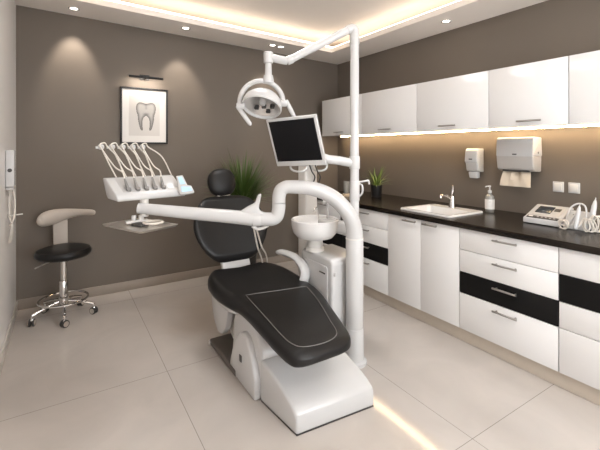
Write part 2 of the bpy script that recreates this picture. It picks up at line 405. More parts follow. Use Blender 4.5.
# towel dispenser
y0, y1 = 1.562, 1.866
t = thing('towel_dispenser', 'wide white paper towel dispenser on the wall right of the soap dispenser', 'towel dispenser', (XR, 1.67, 1.26))
B().prism([(XR-.001, 1.265), (XR-.001, 1.545), (XR-.120, 1.548), (XR-.135, 1.535), (XR-.143, 1.40), (XR-.143, 1.395), (XR-.01, 1.39)], 'y', y0, y1, .010).build('cover', M['plastic'], t)
B().prism([(XR-.001, 1.262), (XR-.001, 1.40), (XR-.141, 1.396), (XR-.141, 1.38), (XR-.127, 1.285), (XR-.105, 1.268)], 'y', y0+.002, y1-.002, .012).build('lower_housing', M['greyp2'], t)
B().box(XR-.122, XR-.05, y0+.045, y1-.045, 1.262, 1.278, .004).build('paper_slot', M['dark'], t)
B().prism([(1.69, 1.402), (1.725, 1.402), (1.725, 1.412), (1.69, 1.412)], 'x', XR-.145, XR-.141).build('logo_badge', M['dark'], t)
B().cyl((XR-.06, y0-.001, 1.42), (XR-.06, y0+.004, 1.42), .008, seg=14).build('lock', M['dark'], t)
# towel: a folded sheet with a hanging tongue
rings = []
for i in range(9):
    z = 1.275-.135*i/8; x = XR-.085-.035*math.sin(i/8*1.4)
    rings.append([(x+.005*math.sin(j*1.3+i*.4)+(.018 if 5 <= j <= 7 and i < 5 else 0), y0+.045+.22*j/12+.004*i*(j/12-.5), z) for j in range(13)])
b = B(); b.loft(rings, cap=False, closed=False)
bmesh.ops.solidify(b.bm, geom=b.bm.faces[:], thickness=.002)
tag(b.build('paper_towel', M['paper']), 'tan paper towel hanging from the white towel dispenser', 'paper towel')
# light switches
for yc, lab in ((1.441, 'white square wall plate left of its twin, above the digital device'), (1.333, 'white square wall plate on the right, above the white handpiece cables')):
    t = thing('wall_switch', lab, 'switch', (XR, yc, 1.11), group='square wall switches')
    B().box(XR-.009, XR-.001, yc-.039, yc+.039, 1.114, 1.194, .003).build('plate', M['plastic'], t)
    B().box(XR-.013, XR-.008, yc-.028, yc+.028, 1.126, 1.182, .002).build('rocker', M['plastic2'], t)

# ------------------------------------------------------------------ devices on the worktop
t = thing('control_device', 'white desktop device with dark screen and button row on the worktop', 'device', (3.0, 1.385, CT))
Z = CT
prof = [(2.895, Z+.004), (2.90, Z+.042), (2.94, Z+.055), (3.10, Z+.120), (3.125, Z+.120), (3.135, Z+.004)]
B().prism(prof, 'y', 1.265, 1.505, .007).build('housing', M['plastic'], t)
ang = math.atan2(.065, .16)
sm = Matrix.Translation((2.94, 1.385, Z+.0555)) @ Matrix.Rotation(-ang, 4, 'Y')
B(sm).box(.015, .150, -.095, .085, -.004, .003, .003).build('control_panel', M['greyp'], t)
B(sm).box(.045, .140, -.028, .078, .002, .008, .003).build('screen', M['lcd'], t)
B(sm).box(.085, .125, -.075, -.035, .002, .007, .002).build('keypad', M['dark'], t)
bmx2 = Matrix.Translation((2.92, 1.385, Z+.0505)) @ Matrix.Rotation(-math.atan2(.013, .04), 4, 'Y')
strip = B(bmx2).box(-.015, .017, -.105, .100, -.004, .003, .001).build('button_strip', M['dark'], t)
B(bmx2).box(-.006, .008, .060, .088, .001, .005, .001).build('button', M['label'], strip)
for k in range(5): B(bmx2).box(-.004, .004, .026-.027*k-.006, .026-.027*k+.006, .001, .005, .001).build('button', M['greyp'], strip)
for x in (2.92, 3.11):
    for y in (1.29, 1.48): B().cyl((x, y, Z), (x, y, Z+.01), .008, seg=10).build('foot', M['dark'], t)
# handpiece cradle with handpieces and coiled cables
t = thing('handpiece_cradle', 'white cradle with a wire arch beside the desktop device', 'cradle', (3.0, 1.18, CT))
B().prism([(2.915, Z), (2.925, Z+.03), (3.00, Z+.115), (3.04, Z+.115), (3.06, Z)], 'y', 1.115, 1.25, .008).build('stand', M['plastic'], t)
B().tube(smooth_pts([(2.90, 1.225, Z+.015), (2.93, 1.225, Z+.09), (2.965, 1.215, Z+.145), (2.98, 1.175, Z+.172), (2.97, 1.135, Z+.155), (2.94, 1.12, Z+.09), (2.91, 1.12, Z+.02)], 6), .006, 8).build('arch', M['plastic'], t)
B().box(2.945, 2.985, 1.17, 1.20, Z+.085, Z+.1, .003).build('indicator', M['dark'], t)
def handpiece(name, p0, p1, r, label, coil, turns=5):
    t = thing(name, label, 'handpiece', p0, group='white handpieces beside the desktop device')
    p0, p1 = Vector(p0), Vector(p1); d = p1-p0
    B().tube([p0, p0+d*.05, p0+d*.35, p0+d*.75, p0+d*.92, p1], [r*.5, r*.85, r, r*.9, r*.6, r*.35], 14).build('body', M['plastic'], t)
    B().cyl(p1, p1+d.normalized()*.018, r*.25, r*.15, seg=10).build('tip', M['greyp'], t)
    B().tube(smooth_pts(coil, 6), .0042, 8).build('cable', M['hose'], t)
def coils(cx, cy, r, n, dx, dy, z0, hh):
    return [(cx+.010*math.sin(a*1.3)+dx*a/(2*PI), cy+dy*a/(2*PI)+r*math.cos(a), z0+hh/2+hh/2*math.sin(a)) for a in [k*PI/3 for k in range(6*n)]]
handpiece('scaler_handpiece', (2.855, 1.150, Z+.018), (2.895, 1.140, Z+.165), .015, 'thick white handpiece leaning on the front of the cradle',
          [(2.855, 1.150, Z+.018)]+coils(2.875, 1.105, .026, 3, .006, -.012, Z+.006, .085))
handpiece('curing_handpiece', (2.945, 1.095, Z+.05), (2.985, 1.085, Z+.205), .017, 'white handpiece standing upright at the far right end of the cables',
          [(2.945, 1.095, Z+.05)]+coils(2.925, 1.075, .026, 4, .006, -.008, Z+.005, .105))
handpiece('slim_handpiece', (2.875, 1.215, Z+.025), (2.925, 1.165, Z+.115), .010, 'slim white handpiece lying on the cradle nearest the device screen',
          [(2.875, 1.215, Z+.025)]+coils(2.872, 1.215, .030, 2, -.006, .010, Z+.005, .06))

# ------------------------------------------------------------------ plants
def blade(b, base, az, L, droop, w, nseg=7, rise=1.2):
    p = Vector(base); h = Vector((math.cos(az), math.sin(az), 0)); side = Vector((-h.y, h.x, 0))
    e = rise; pts = []
    for i in range(nseg+1):
        f = i/nseg; ww = w*(.35+1.3*f if f < .5 else 1.0-(f-.5)*1.9)
        pts.append((p-side*ww, p+Vector((0, 0, -ww*.35)), p+side*ww))
        e -= droop/nseg; p = p+(h*math.cos(e)+Vector((0, 0, math.sin(e))))*(L/nseg)
    pts = [[Vector((min(q.x, XR-.012), min(q.y, YB-.012), q.z)) for q in r] for r in pts]
    bb = bmesh.new(); R = [[bb.verts.new(q) for q in r] for r in pts]
    for r0, r1 in zip(R, R[1:]):
        for k in range(2): bb.faces.new((r0[k], r0[k+1], r1[k+1], r1[k]))
    b._merge(bb)
def plant(name, label, x, y, z, r, h, n, L, m, w, rise, droop, sub=0):
    t = thing(name, label, 'plant', (x, y, z))
    B().lathe([(0, 0), (r*.8, 0), (r*.84, .004), (r, h), (r*.93, h), (r*.9, h-.02), (0, h-.02)], (x, y, z)).build('pot', M['pot'], t)
    B().lathe([(0, h-.021), (r*.9, h-.021), (r*.6, h-.012), (0, h-.008)], (x, y, z)).build('soil', M['soil'], t)
    b = B()
    for k in range(n):
        az = k*2.399+random.uniform(-.3, .3); f = (k+.5)/n
        blade(b, (x+.25*r*math.cos(az), y+.25*r*math.sin(az), z+h-.015), az, L*random.uniform(.75, 1.1)*(1.05-.3*f), droop*random.uniform(.7, 1.2)*(.5+f), w, rise=rise-(rise*.6)*f*random.uniform(.7, 1.1))
    b.build('foliage', M[m], t, ang=180)
plant('potted_palm', 'tall dark green palm plant standing behind the dental chair', 1.655, 3.80, 0, .17, .86, 320, .57, 'leaf', .0078, 1.54, .70)
plant('potted_plant', 'small green plant in a black pot at the corner end of the worktop', 3.03, 3.19, CT, .066, .135, 34, .24, 'leaf2', .008, 1.5, .8)
plant('leafy_plant', 'green leafy plant cut off at the right picture edge on the worktop', 3.16, .955, CT, .06, .10, 40, .24, 'leaf2', .009, 1.45, 1.0)
t = thing('rinse_cup', 'clear cup on a beige holder at the corner end of the worktop', 'cup', (2.79, 3.43, CT))
B().lathe([(0, 0), (.05, 0), (.05, .018), (.036, .03), (0, .03)], (2.79, 3.43, CT)).box(2.73, 2.80, 3.40, 3.56, CT, CT+.012, .003).build('holder', M['tan'], t)
B().lathe([(0, .031), (.032, .031), (.038, .17), (.035, .17), (.030, .036), (0, .035)], (2.79, 3.43, CT)).build('cup', M['clear'], t)

# ------------------------------------------------------------------ back wall: picture and picture light
Yp = YB
t = thing('framed_picture', 'black framed pencil drawing of a tooth on the back wall', 'picture', (.7415, Yp, 1.503))
x0, x1, z0, z1, fw = .508, .975, 1.503, 2.087, .018
B().box(x0, x1, Yp-.028, Yp-.001, z0, z0+fw, .002).box(x0, x1, Yp-.028, Yp-.001, z1-fw, z1, .002).box(x0, x0+fw, Yp-.028, Yp-.001, z0+fw, z1-fw, .002)\
    .box(x1-fw, x1, Yp-.028, Yp-.001, z0+fw, z1-fw, .002).build('frame', M['black'], t)
B().box(x0+fw, x1-fw, Yp-.016, Yp-.002, z0+fw, z1-fw).build('mat_board', M['matboard'], t)
B().box(x0+.083, x1-.083, Yp-.0166, Yp-.0158, z0+.085, z1-.085).build('print_sheet', M['print'], t)
half = [(0, .118), (.025, .124), (.055, .130), (.080, .122), (.094, .098), (.097, .065), (.092, .03), (.082, -.005), (.078, -.05), (.070, -.095), (.055, -.145), (.040, -.163), (.033, -.150),
        (.036, -.11), (.036, -.07), (.028, -.035), (.012, -.012), (0, -.006)]
outl = [(x, z) for x, z in half]+[(-x*1.0, z) for x, z in half[::-1][1:-1]]
def inside(px, pz, poly):
    r = False; n = len(poly)
    for i in range(n):
        (ax, az), (bx_, bz) = poly[i], poly[(i+1) % n]
        if (az > pz) != (bz > pz) and px < (bx_-ax)*(pz-az)/(bz-az)+ax: r = not r
    return r
def edist(px, pz, poly):
    d = 9; n = len(poly)
    for i in range(n):
        a = Vector(poly[i]); c = Vector(poly[(i+1) % n]); p = Vector((px, pz)); ab = c-a
        q = max(0, min(1, (p-a).dot(ab)/max(ab.length_squared, 1e-12))); d = min(d, (a+ab*q-p).length)
    return d
sp = [(p.x, p.y) for p in smooth_pts([(a, c, 0) for a, c in outl], 3, True)]
cx, cz = .755, 1.805; cell = .0036
bt = B(); bmt = bt.bm; vcache = {}; gcol = {}
def gv(i, j):
    if (i, j) not in vcache: vcache[(i, j)] = bmt.verts.new((cx+i*cell, Yp-.0172, cz+j*cell))
    return vcache[(i, j)]
for i in range(-29, 29):
    for j in range(-48, 38):
        if inside((i+.5)*cell, (j+.5)*cell, sp): bmt.faces.new((gv(i, j), gv(i+1, j), gv(i+1, j+1), gv(i, j+1)))
cols = []
for (i, j), v in vcache.items():
    px, pz = i*cell, j*cell; d = edist(px, pz, sp)
    g = .10+.46*min(1, d/.028)**.7
    if pz < .03: g *= .72+.28*min(1, max(0, (pz+.17)/.2))
    g *= 1-.35*math.exp(-((pz-.012)/.012)**2)*(.5+.5*math.cos(px*60))
    g *= 1-.25*math.exp(-(px/.012)**2)*(1 if pz > .06 else 0)
    cols.append(g)
td = bt.build('tooth_drawing', M['tooth'], t)
ca = td.data.color_attributes.new('Col', 'FLOAT_COLOR', 'POINT')
for k, g in enumerate(cols): ca.data[k].color = (g, g*.97, g*.93, 1)

t = thing('picture_light', 'slim black picture lamp mounted above the tooth drawing', 'lamp', (.74, Yp, 2.15))
B().box(.69, .79, Yp-.022, Yp-.001, 2.172, 2.225, .004).build('wall_plate', M['black'], t)
B().cyl((.74, Yp-.02, 2.175), (.74, Yp-.115, 2.18), .009, seg=14).build('arm', M['black'], t)
B().cyl((.572, Yp-.12, 2.182), (.905, Yp-.12, 2.182), .0125, seg=18, bev=.002).build('lamp_bar', M['black'], t)
B().box(.59, .89, Yp-.1105, Yp-.1075, 2.174, 2.182).build('led_diffuser', M['picled'], t)
light('picture_lamp', 'AREA', (.74, Yp-.100, 2.165), 1.2, SOFT, rot=(math.radians(30), 0, 0), shape='RECTANGLE', size=.28, size_y=.012)

# ------------------------------------------------------------------ left wall device
t = thing('wall_device', 'white wall-mounted device with a hook and coiled cable on the left wall', 'wall device', (XL, 3.51, 1.17))
B().box(XL+.001, XL+.054, 3.45, 3.57, 1.174, 1.443, .010, 3).build('housing', M['plastic'], t)
B().cyl((XL+.054, 3.50, 1.30), (XL+.057, 3.50, 1.30), .012, seg=16).cyl((XL+.028, 3.449, 1.295), (XL+.028, 3.452, 1.295), .014, seg=16).build('button', M['dark'], t)
B().box(XL+.002, XL+.05, 3.465, 3.555, 1.150, 1.172, .004).build('socket_block', M['greyp'], t)
cable = [(XL+.045, 3.50, 1.155), (XL+.055, 3.49, 1.05), (XL+.052, 3.46, .95), (XL+.03, 3.47, .89)]
for k in range(17):
    a = k*PI/4; cable.append((XL+.03+.012*math.sin(k*.9), 3.50+.055*math.cos(a+2.2), .83+.075*math.sin(a+1.2)))
cable += [(XL+.02, 3.53, .95), (XL+.02, 3.53, 1.05), (XL+.025, 3.52, 1.155)]
B().tube(smooth_pts(cable, 5), .0055, 8).build('cable', M['hose'], t)
t2 = thing('wall_hook', 'small pale peg sticking out of the left wall beside the cable', 'hook', (XL, 3.60, .945))
B().cyl((XL+.001, 3.60, .945), (XL+.006, 3.60, .945), .016, seg=16, bev=.001).build('rose', M['plastic2'], t2)
B().cyl((XL+.005, 3.60, .945), (XL+.095, 3.60, .952), .005, seg=10, bev=.001).build('peg', M['plastic2'], t2)

# ------------------------------------------------------------------ stool
sx, sy = .02, 3.87
t = thing('dental_stool', 'round black saddle stool with beige backrest and chrome castor base', 'stool', (sx, sy, 0))
B(Matrix.Translation((sx, sy, 0))).lathe([(0, .515), (.16, .515), (.195, .525), (.212, .545), (.213, .565), (.200, .588), (.16, .600), (.08, .604), (0, .604)], seg=40).build('seat', M['leather'], t)
B().cyl((sx, sy, .30), (sx, sy, .515), .024, seg=20).build('gas_column', M['steel'], t)
B().lathe([(0, .10), (.04, .10), (.042, .16), (.034, .20), (.034, .31), (.031, .315), (0, .315)], (sx, sy, 0)).build('column_sleeve', M['chrome'], t)
for k in range(5):
    a = math.radians(-89)+k*2*PI/5; c, s_ = math.cos(a), math.sin(a); R = .235
    leg = B().tube(smooth_pts([(sx+.03*c, sy+.03*s_, .135), (sx+.12*c, sy+.12*s_, .125), (sx+R*c, sy+R*s_, .085)], 4), [.017]*4+[.014]*5, 10)
    leg = leg.build('leg', M['chrome'], t)
    px, py = sx+R*c, sy+R*s_
    cs = B().cyl((px, py, .055), (px, py, .088), .008, seg=12).box(px-.012, px+.012, py-.012, py+.012, .045, .06, .004).build('castor', M['chrome'], leg)
    wa = a+PI/2+.5*(k-2); ca_, sa_ = math.cos(wa), math.sin(wa)
    b = B()
    for o_ in (-1, 1):
        b.cyl((px+ca_*.007*o_, py+sa_*.007*o_, .030), (px+ca_*.021*o_, py+sa_*.021*o_, .030), .030, seg=20, bev=.004)
    w_ = b.build('wheel', M['dark'], leg)
    b = B()
    for o_ in (-1, 1): b.cyl((px+ca_*.0205*o_, py+sa_*.0205*o_, .030), (px+ca_*.023*o_, py+sa_*.023*o_, .030), .022, seg=16)
    b.build('wheel_hub', M['steel'], leg)
B().tube([(sx+.185*math.cos(2*PI*k/40), sy+.185*math.sin(2*PI*k/40), .155) for k in range(40)], .009, 8, closed=True).build('foot_ring', M['chrome'], t)
B().tube(smooth_pts([(sx-.06, sy-.03, .505), (sx-.13, sy-.06, .495), (sx-.20, sy-.10, .475)], 4), .006, 8).build('height_lever', M['steel'], t)
# backrest bracket and padded arm-like backrest, behind the seat
B().prism([(sx-.075, .49), (sx+.035, .49), (sx+.03, .87), (sx-.085, .87)], 'y', sy+.215, sy+.235, .006).box(sx-.055, sx+.02, sy+.02, sy+.232, .488, .512, .004).build('backrest_bracket', M['beige'], t)
rings = []
spine = [(-.165, .13, .820, .012, .012), (-.158, .15, .822, .045, .045), (-.12, .185, .828, .062, .066), (-.05, .21, .838, .058, .068), (.03, .215, .852, .046, .054), (.11, .20, .862, .036, .040), (.19, .165, .868, .029, .030), (.26, .12, .868, .027, .027), (.292, .095, .866, .020, .020), (.300, .088, .866, .006, .006)]
C0 = smooth_pts([(p[0], p[1], p[2]) for p in spine], 4); Rr = smooth_pts([(p[3], p[4], 0) for p in spine], 4)
for i, p in enumerate(C0):
    tn = (C0[min(i+1, len(C0)-1)]-C0[max(i-1, 0)]).normalized(); side = tn.cross(Vector((0, 0, 1))).normalized()
    rings.append([Vector((sx, sy, 0))+p+side*Rr[i].x*.72*math.cos(a)+Vector((0, 0, 1))*Rr[i].y*math.sin(a) for a in [2*PI*k/20 for k in range(20)]])
B(Matrix.Translation((sx-.03, 0, 0)) @ Matrix.Diagonal((.92, 1, 1, 1)) @ Matrix.Translation((-sx, 0, 0))).loft(rings).build('backrest', M['beige'], t, ang=80)

# ------------------------------------------------------------------ dental chair
t = thing('dental_chair', 'black upholstered dental patient chair on a white floor base', 'dental chair', (1.2, 2.2, 0))
B().box(.93, 1.40, 2.25, 2.735, .006, .05, .012, 3).build('base_plate', M['plate'], t)
for x in (.935, 1.39): B().cyl((x, 2.735, 0), (x, 2.735, .035), .016, seg=14, bev=.004).build('levelling_foot', M['plastic2'], t)
bmx = Matrix(((1, -.10, 0, 1.003), (-.085, 1, 0, 1.628), (0, 0, 1, 0), (0, 0, 0, 1)))
pf = [(0, .004), (0, .085), (.012, .112), (.05, .140), (.12, .175), (.22, .21), (.32, .238), (.345, .238), (.345, .004)]
B(bmx).prism(pf, 'x', 0, .492, .016, 4).build('front_cover', M['plastic'], t)
B(bmx).box(.004, .488, .004, .34, .0, .005).build('base_gasket', M['dark'], t)
# side cover with the switch, and the main body behind it
side = [(1.975, .004), (1.975, .12), (2.01, .20), (2.05, .27), (2.10, .318), (2.15, .330), (2.20, .312), (2.26, .25), (2.31, .17), (2.35, .08), (2.37, .004)]
B().prism(side, 'x', .935, .985, .014, 3).build('side_cover', M['plastic'], t)
B().prism([(2.155, .145), (2.185, .145), (2.185, .185), (2.155, .185)], 'x', .929, .936, .002).build('switch', M['dark'], t)
body = [(1.96, .012), (1.96, .235), (2.00, .33), (2.08, .415), (2.35, .43), (2.38, .30), (2.42, .012)]
B().prism(body, 'x', .972, 1.43, .02, 3).build('column_cover', M['plastic'], t)
arm = [(2.30, .12), (2.36, .05), (2.45, .052), (2.62, .14), (2.72, .22), (2.74, .36), (2.55, .42), (2.32, .42)]
B().prism(arm, 'x', 1.03, 1.33, .02, 3).build('lift_arm', M['plastic2'], t)
hous = [(2.42, .425), (2.45, .30), (2.50, .20), (2.56, .145), (2.63, .13), (2.70, .17), (2.75, .25), (2.775, .34), (2.77, .425)]
for xa in (.955, 1.35): B().prism(hous, 'x', xa, xa+.05, .012, 3).build('hinge_cover', M['plastic'], t)
# seat underside shell
NS = 13
def outline(off=0.0):
    """plan outline of seat + leg rest: list of (Y, xl, xr)"""
    return [(1.535, 1.03, 1.215), (1.545, .985, 1.268), (1.57, .953, 1.308), (1.62, .935, 1.338), (1.72, .930, 1.375), (1.90, .935, 1.435), (2.08, .938, 1.495), (2.20, .930, 1.52),
            (2.32, .905, 1.53), (2.44, .884, 1.525), (2.56, .878, 1.505), (2.66, .890, 1.47), (2.73, .925, 1.42), (2.775, .985, 1.35), (2.79, 1.06, 1.28)]
def ztop(y):
    if y < 2.20: return .458+.034*(y-1.535)/.665
    f = min(1, (y-2.20)/.56); return .492+.048*f*f*(3-2*f)
def cushion_rings(inset=0, zo=0, th=.085):
    S = smooth_pts([(a, b_, c) for a, b_, c in outline()], 4); rings = []
    for p in S:
        y, xl, xr = p; c = (xl+xr)/2; w = (xr-xl)/2
        f = 1.0
        e = min(y-1.53, 2.795-y); f = min(1, max(0, e)/.05)**.45 if e < .05 else 1
        th = .085+.03*min(1, max(0, (y-2.2)/.3)); zt = ztop(y); zc = zt-th/2; r = []
        for k in range(28):
            a = 2*PI*k/28; ca_, sa_ = math.cos(a), math.sin(a)
            x = c+w*math.copysign(abs(ca_)**.42, ca_)
            hz = th/2*f*math.copysign(abs(sa_)**.55, sa_)
            dish = 0
            if sa_ > 0 and y > 2.15:
                g = min(1, (y-2.15)/.25); dish = .03*g*(min(1, abs(x-c)/max(w, .01))**2)*(1-abs(ca_)**6) - .006*g
            r.append((x, y, zc+hz+dish))
        rings.append(r)
    return rings
B().loft(cushion_rings()).build('seat_cushion', M['leather'], t, ang=70)
# seam around the leg rest panel
seam = []
for y, xo in ((2.29, 1.022), (2.0, 1.002), (1.75, .985), (1.655, .990), (1.60, 1.025), (1.578, 1.12), (1.59, 1.21), (1.64, 1.265), (1.75, 1.305), (2.0, 1.395), (2.22, 1.45)):
    seam.append((xo, y, ztop(y)+.0000))
B().tube(smooth_pts(seam, 5), .0026, 6).tube([(1.022+.428*k/10, 2.29-.07*k/10, ztop(2.29-.07*k/10)+.0005) for k in range(11)], .0024, 6).build('seam_piping', M['seam'], t)
shell = [(2.24, .405), (2.36, .372), (2.52, .365), (2.68, .385), (2.765, .43), (2.78, .475), (2.60, .48), (2.30, .44)]
B().prism(shell, 'x', .925, 1.44, .02, 3).build('seat_shell', M['plastic'], t)
B().prism([(1.64, .385), (2.30, .402), (2.30, .435), (1.64, .372+.02)], 'x', 1.0, 1.29, .006, 2).build('leg_rest_plate', M['plastic2'], t)
# backrest in its own leaning frame
LEAN = math.atan2(.27, .48)
bk = Matrix.Translation((1.188, 2.85, .555)) @ Matrix.Rotation(-LEAN, 4, 'X')
prof = [(0, .10), (.012, .155), (.05, .205), (.11, .258), (.20, .302), (.29, .315), (.37, .30), (.44, .272), (.495, .232), (.53, .195), (.553, .15), (.562, .08)]
S = smooth_pts([(a, w, 0) for a, w in prof], 4); rings = []
for p in S:
    z, w = p.x, p.y; e = min(z, .562-z); f = min(1, max(e, .0)/.05)**.5 if e < .05 else 1; f = max(f, .15); r = []
    for k in range(28):
        a = 2*PI*k/28; ca_, sa_ = math.cos(a), math.sin(a)
        x = w*math.copysign(abs(ca_)**.5, ca_); y = .042*f*math.copysign(abs(sa_)**.6, sa_)
        y -= .055*(abs(x)/.31)**2.2*f
        r.append((x, y, z))
    rings.append(r)
B(bk).loft(rings).build('backrest', M['leather'], t, ang=70)
B(bk).box(-.17, .17, .045, .075, .06, .48, .012, 3).build('backrest_shell', M['plastic'], t)
B(bk).box(-.118, .118, .0, .05, -.10, .05, .010, 3).build('backrest_hinge', M['plastic'], t)
hd = Matrix.Translation((1.185, 3.165, 1.158)) @ Matrix.Rotation(math.radians(-14), 4, 'X') @ Matrix.Rotation(math.radians(-6), 4, 'Y')
B(hd).sup((0, 0, 0), (.124, .055, .124), .85, .75, mx=None).build('headrest', M['leather'], t, ang=80)
B(bk).box(-.06, .06, -.01, .035, .53, .64, .008).build('headrest_post', M['steel'], t)
# right armrest
B().tube(smooth_pts([(1.462, 2.67, .628), (1.475, 2.58, .640), (1.495, 2.47, .636), (1.508, 2.40, .612), (1.512, 2.345, .575), (1.508, 2.325, .535), (1.495, 2.33, .48)], 5),
         [.014, .024, .030]+[.035]*12+[.040]*16, 14, flat=.65).build('armrest', M['plastic'], t)

# ------------------------------------------------------------------ dental unit: post, cabinet, spittoon
PX, PY = 1.69, 1.99
t = thing('dental_unit', 'white dental unit with thick floor post, cabinet and spittoon beside the chair', 'dental unit', (PX, PY, 0))
B().lathe([(0, 0), (.082, 0), (.082, .02), (.064, .03), (.062, .24), (0, .24)], (PX, PY, 0)).build('post_foot', M['plastic'], t)
B().cyl((PX, PY, .24), (PX, PY, .842), .0595, seg=32, bev=.002).build('post', M['plastic'], t)
B().prism([(2.06, .05), (2.06, .668), (2.075, .697), (2.43, .697), (2.45, .672), (2.45, .05)], 'x', 1.55, 1.835, .018, 4).build('cabinet', M['plastic'], t)
B().box(1.58, 1.80, 2.10, 2.43, 0, .055).build('cabinet_base', M['dark'], t)
B().prism([(2.105, .10), (2.105, .62), (2.12, .64), (2.40, .64), (2.40, .10)], 'x', 1.545, 1.556, .004).build('side_panel', M['plastic'], t)
B().box(1.5425, 1.546, 2.13, 2.20, .582, .592, .001).build('logo_badge', M['dark'], t)
B().box(1.565, 1.585, 2.052, 2.062, .585, .61, .003).build('button', M['greyp'], t)
# service column behind the bowl
B().box(1.675, 1.795, 2.58, 2.70, 0, 1.335, .018, 3).build('service_column', M['plastic2'], t)
# spittoon bowl
bc = (1.60, 2.335, 0)
B().lathe([(0, .697), (.068, .697), (.068, .72), (.058, .725), (.058, .79), (0, .79)], bc).build('bowl_neck', M['plastic2'], t)
B().lathe([(0, .788), (.09, .788), (.135, .800), (.163, .835), (.174, .880), (.178, .926), (.172, .932), (.165, .928), (.155, .892), (.12, .865), (.05, .850), (0, .848)], bc, seg=40).build('spittoon_bowl', M['ceramic'], t)
B(Matrix()).prism([(1.64, 2.24), (1.80, 2.14), (1.865, 2.16), (1.88, 2.22), (1.80, 2.36), (1.68, 2.42)], 'z', .835, .915, .018, 3).build('bowl_side_shelf', M['plastic'], t)
B().tube(smooth_pts([(1.735, 2.36, .90), (1.735, 2.36, 1.03), (1.72, 2.36, 1.055), (1.69, 2.35, 1.05), (1.685, 2.35, 1.03)], 4), .009, 10).build('cup_filler', M['plastic'], t)
B().tube(smooth_pts([(1.70, 2.43, .90), (1.68, 2.42, .99), (1.64, 2.39, .995), (1.625, 2.385, .97)], 4), .006, 8).build('bowl_rinse_spout', M['chrome'], t)
B().cyl((1.79, 2.25, .91), (1.79, 2.25, .96), .014, seg=14, bev=.002).build('valve_knob', M['dark'], t)
# assistant holder with hoses below the monitor
for k, (cx_, rr) in enumerate(((1.60, .075), (1.80, .072))):
    B().tube([(cx_+rr*math.cos(a), 2.56+.02*math.sin(a*2), 1.325+.055*math.sin(a)) for a in [PI+PI*j/14 for j in range(15)]], .0085, 8).build('holder_loop', M['plastic'], t)
B().box(1.52, 1.88, 2.545, 2.58, 1.315, 1.335, .006).build('holder_bar', M['plastic'], t)
for x in (1.69, 1.745):
    B().tube(smooth_pts([(x, 2.55, 1.33), (x+.02, 2.54, 1.27), (x+.06, 2.555, 1.22), (x+.05, 2.575, 1.16)], 5), .006, 8).build('suction_hose', M['dark'], t)
# thin pole with collars and a hook
B().cyl((PX, PY, .88), (PX, PY, 2.22), .0300, seg=26).build('pole', M['plastic'], t)
B().tube(smooth_pts([(PX+.03, PY, 1.222), (PX+.08, PY-.03, 1.232), (PX+.092, PY-.038, 1.232), (PX+.095, PY-.04, 1.208)], 4), .0065, 8)\
    .tube(smooth_pts([(PX+.03, PY, 1.215), (PX+.050, PY-.02, 1.20), (PX+.050, PY-.02, 1.15), (PX+.03, PY, 1.12)], 4), .0065, 8)\
    .cyl((PX, PY, 1.10), (PX, PY, 1.235), .034, seg=24, bev=.003).build('hook_collar', M['plastic'], t)

# ------------------------------------------------------------------ delivery arm and instrument console
DX, DY = -.9097, .4155
def A(s_, z): return Vector((PX+DX*s_, PY+DY*s_, z))
t = thing('delivery_unit', 'white curved swing arm carrying the instrument console over the chair', 'delivery unit', (PX, PY, .842))
arc = [A(0, .842), A(.002, .90), A(.02, .97), A(.06, 1.035), A(.12, 1.10), A(.19, 1.148), A(.28, 1.182), A(.363, 1.195), A(.44, 1.198)]
P_ = smooth_pts(arc, 5); n = len(P_)
B().tube(P_, [.0575-.013*(i/(n-1)) for i in range(n)], 24).build('arc_tube', M['plastic'], t, ang=60)
B().cyl(A(0, .838), A(0, .848), .0605, seg=32).build('swivel_ring', M['plastic2'], t)
B().tube(smooth_pts([A(.43, 1.198), A(.47, 1.196), A(.503, 1.175), A(.515, 1.135), A(.516, 1.095)], 5), .0445, 22).build('upper_elbow', M['plastic'], t, ang=60)
B().tube(smooth_pts([A(.516, 1.092), A(.518, 1.05), A(.530, 1.005), A(.560, .988), A(.60, .988), A(.64, .989)], 5), .0445, 22).build('lower_elbow', M['plastic'], t, ang=60)
B().cyl(A(.636, .989), A(.69, .990), .0475, seg=26, bev=.004).build('joint_sleeve', M['plastic'], t)
fa = [A(.688, .992), A(.85, 1.012), A(1.05, 1.034), A(1.25, 1.058), A(1.405, 1.077)]
B().tube(smooth_pts(fa, 4), [.047-.014*(i/16) for i in range(17)], 22).build('front_arm', M['plastic'], t, ang=60)
# lever on the joint
ang = math.atan2(DY, DX)
lm = Matrix.Translation((PX, PY, 0)) @ Matrix.Rotation(ang, 4, 'Z')
B(lm).prism([(.79, 1.03), (.72, 1.075), (.672, 1.098), (.655, 1.15), (.637, 1.158), (.630, 1.148), (.648, 1.07), (.64, 1.045), (.60, 1.03), (.60, 1.0), (.79, 1.01)], 'y', -.022, .022, .012, 3).build('brake_lever', M['plastic'], t)
B().tube(smooth_pts([A(.69, .945), A(.66, .925), A(.62, .93), A(.585, .945)], 4), .010, 8).build('hose_hook', M['plastic2'], t)
B().tube(smooth_pts([A(.68, .935), (1.17, 2.42, .76), (1.32, 2.66, .60), (1.41, 2.80, .44), (1.46, 2.83, .2), (1.5, 2.82, .02)], 6), .006, 8).build('hose', M['hose'], t)
B().tube(smooth_pts([A(.665, .935), (1.19, 2.40, .77), (1.36, 2.66, .62), (1.45, 2.80, .45), (1.50, 2.83, .2), (1.54, 2.82, .02)], 6), .006, 8).build('hose', M['hose'], t)
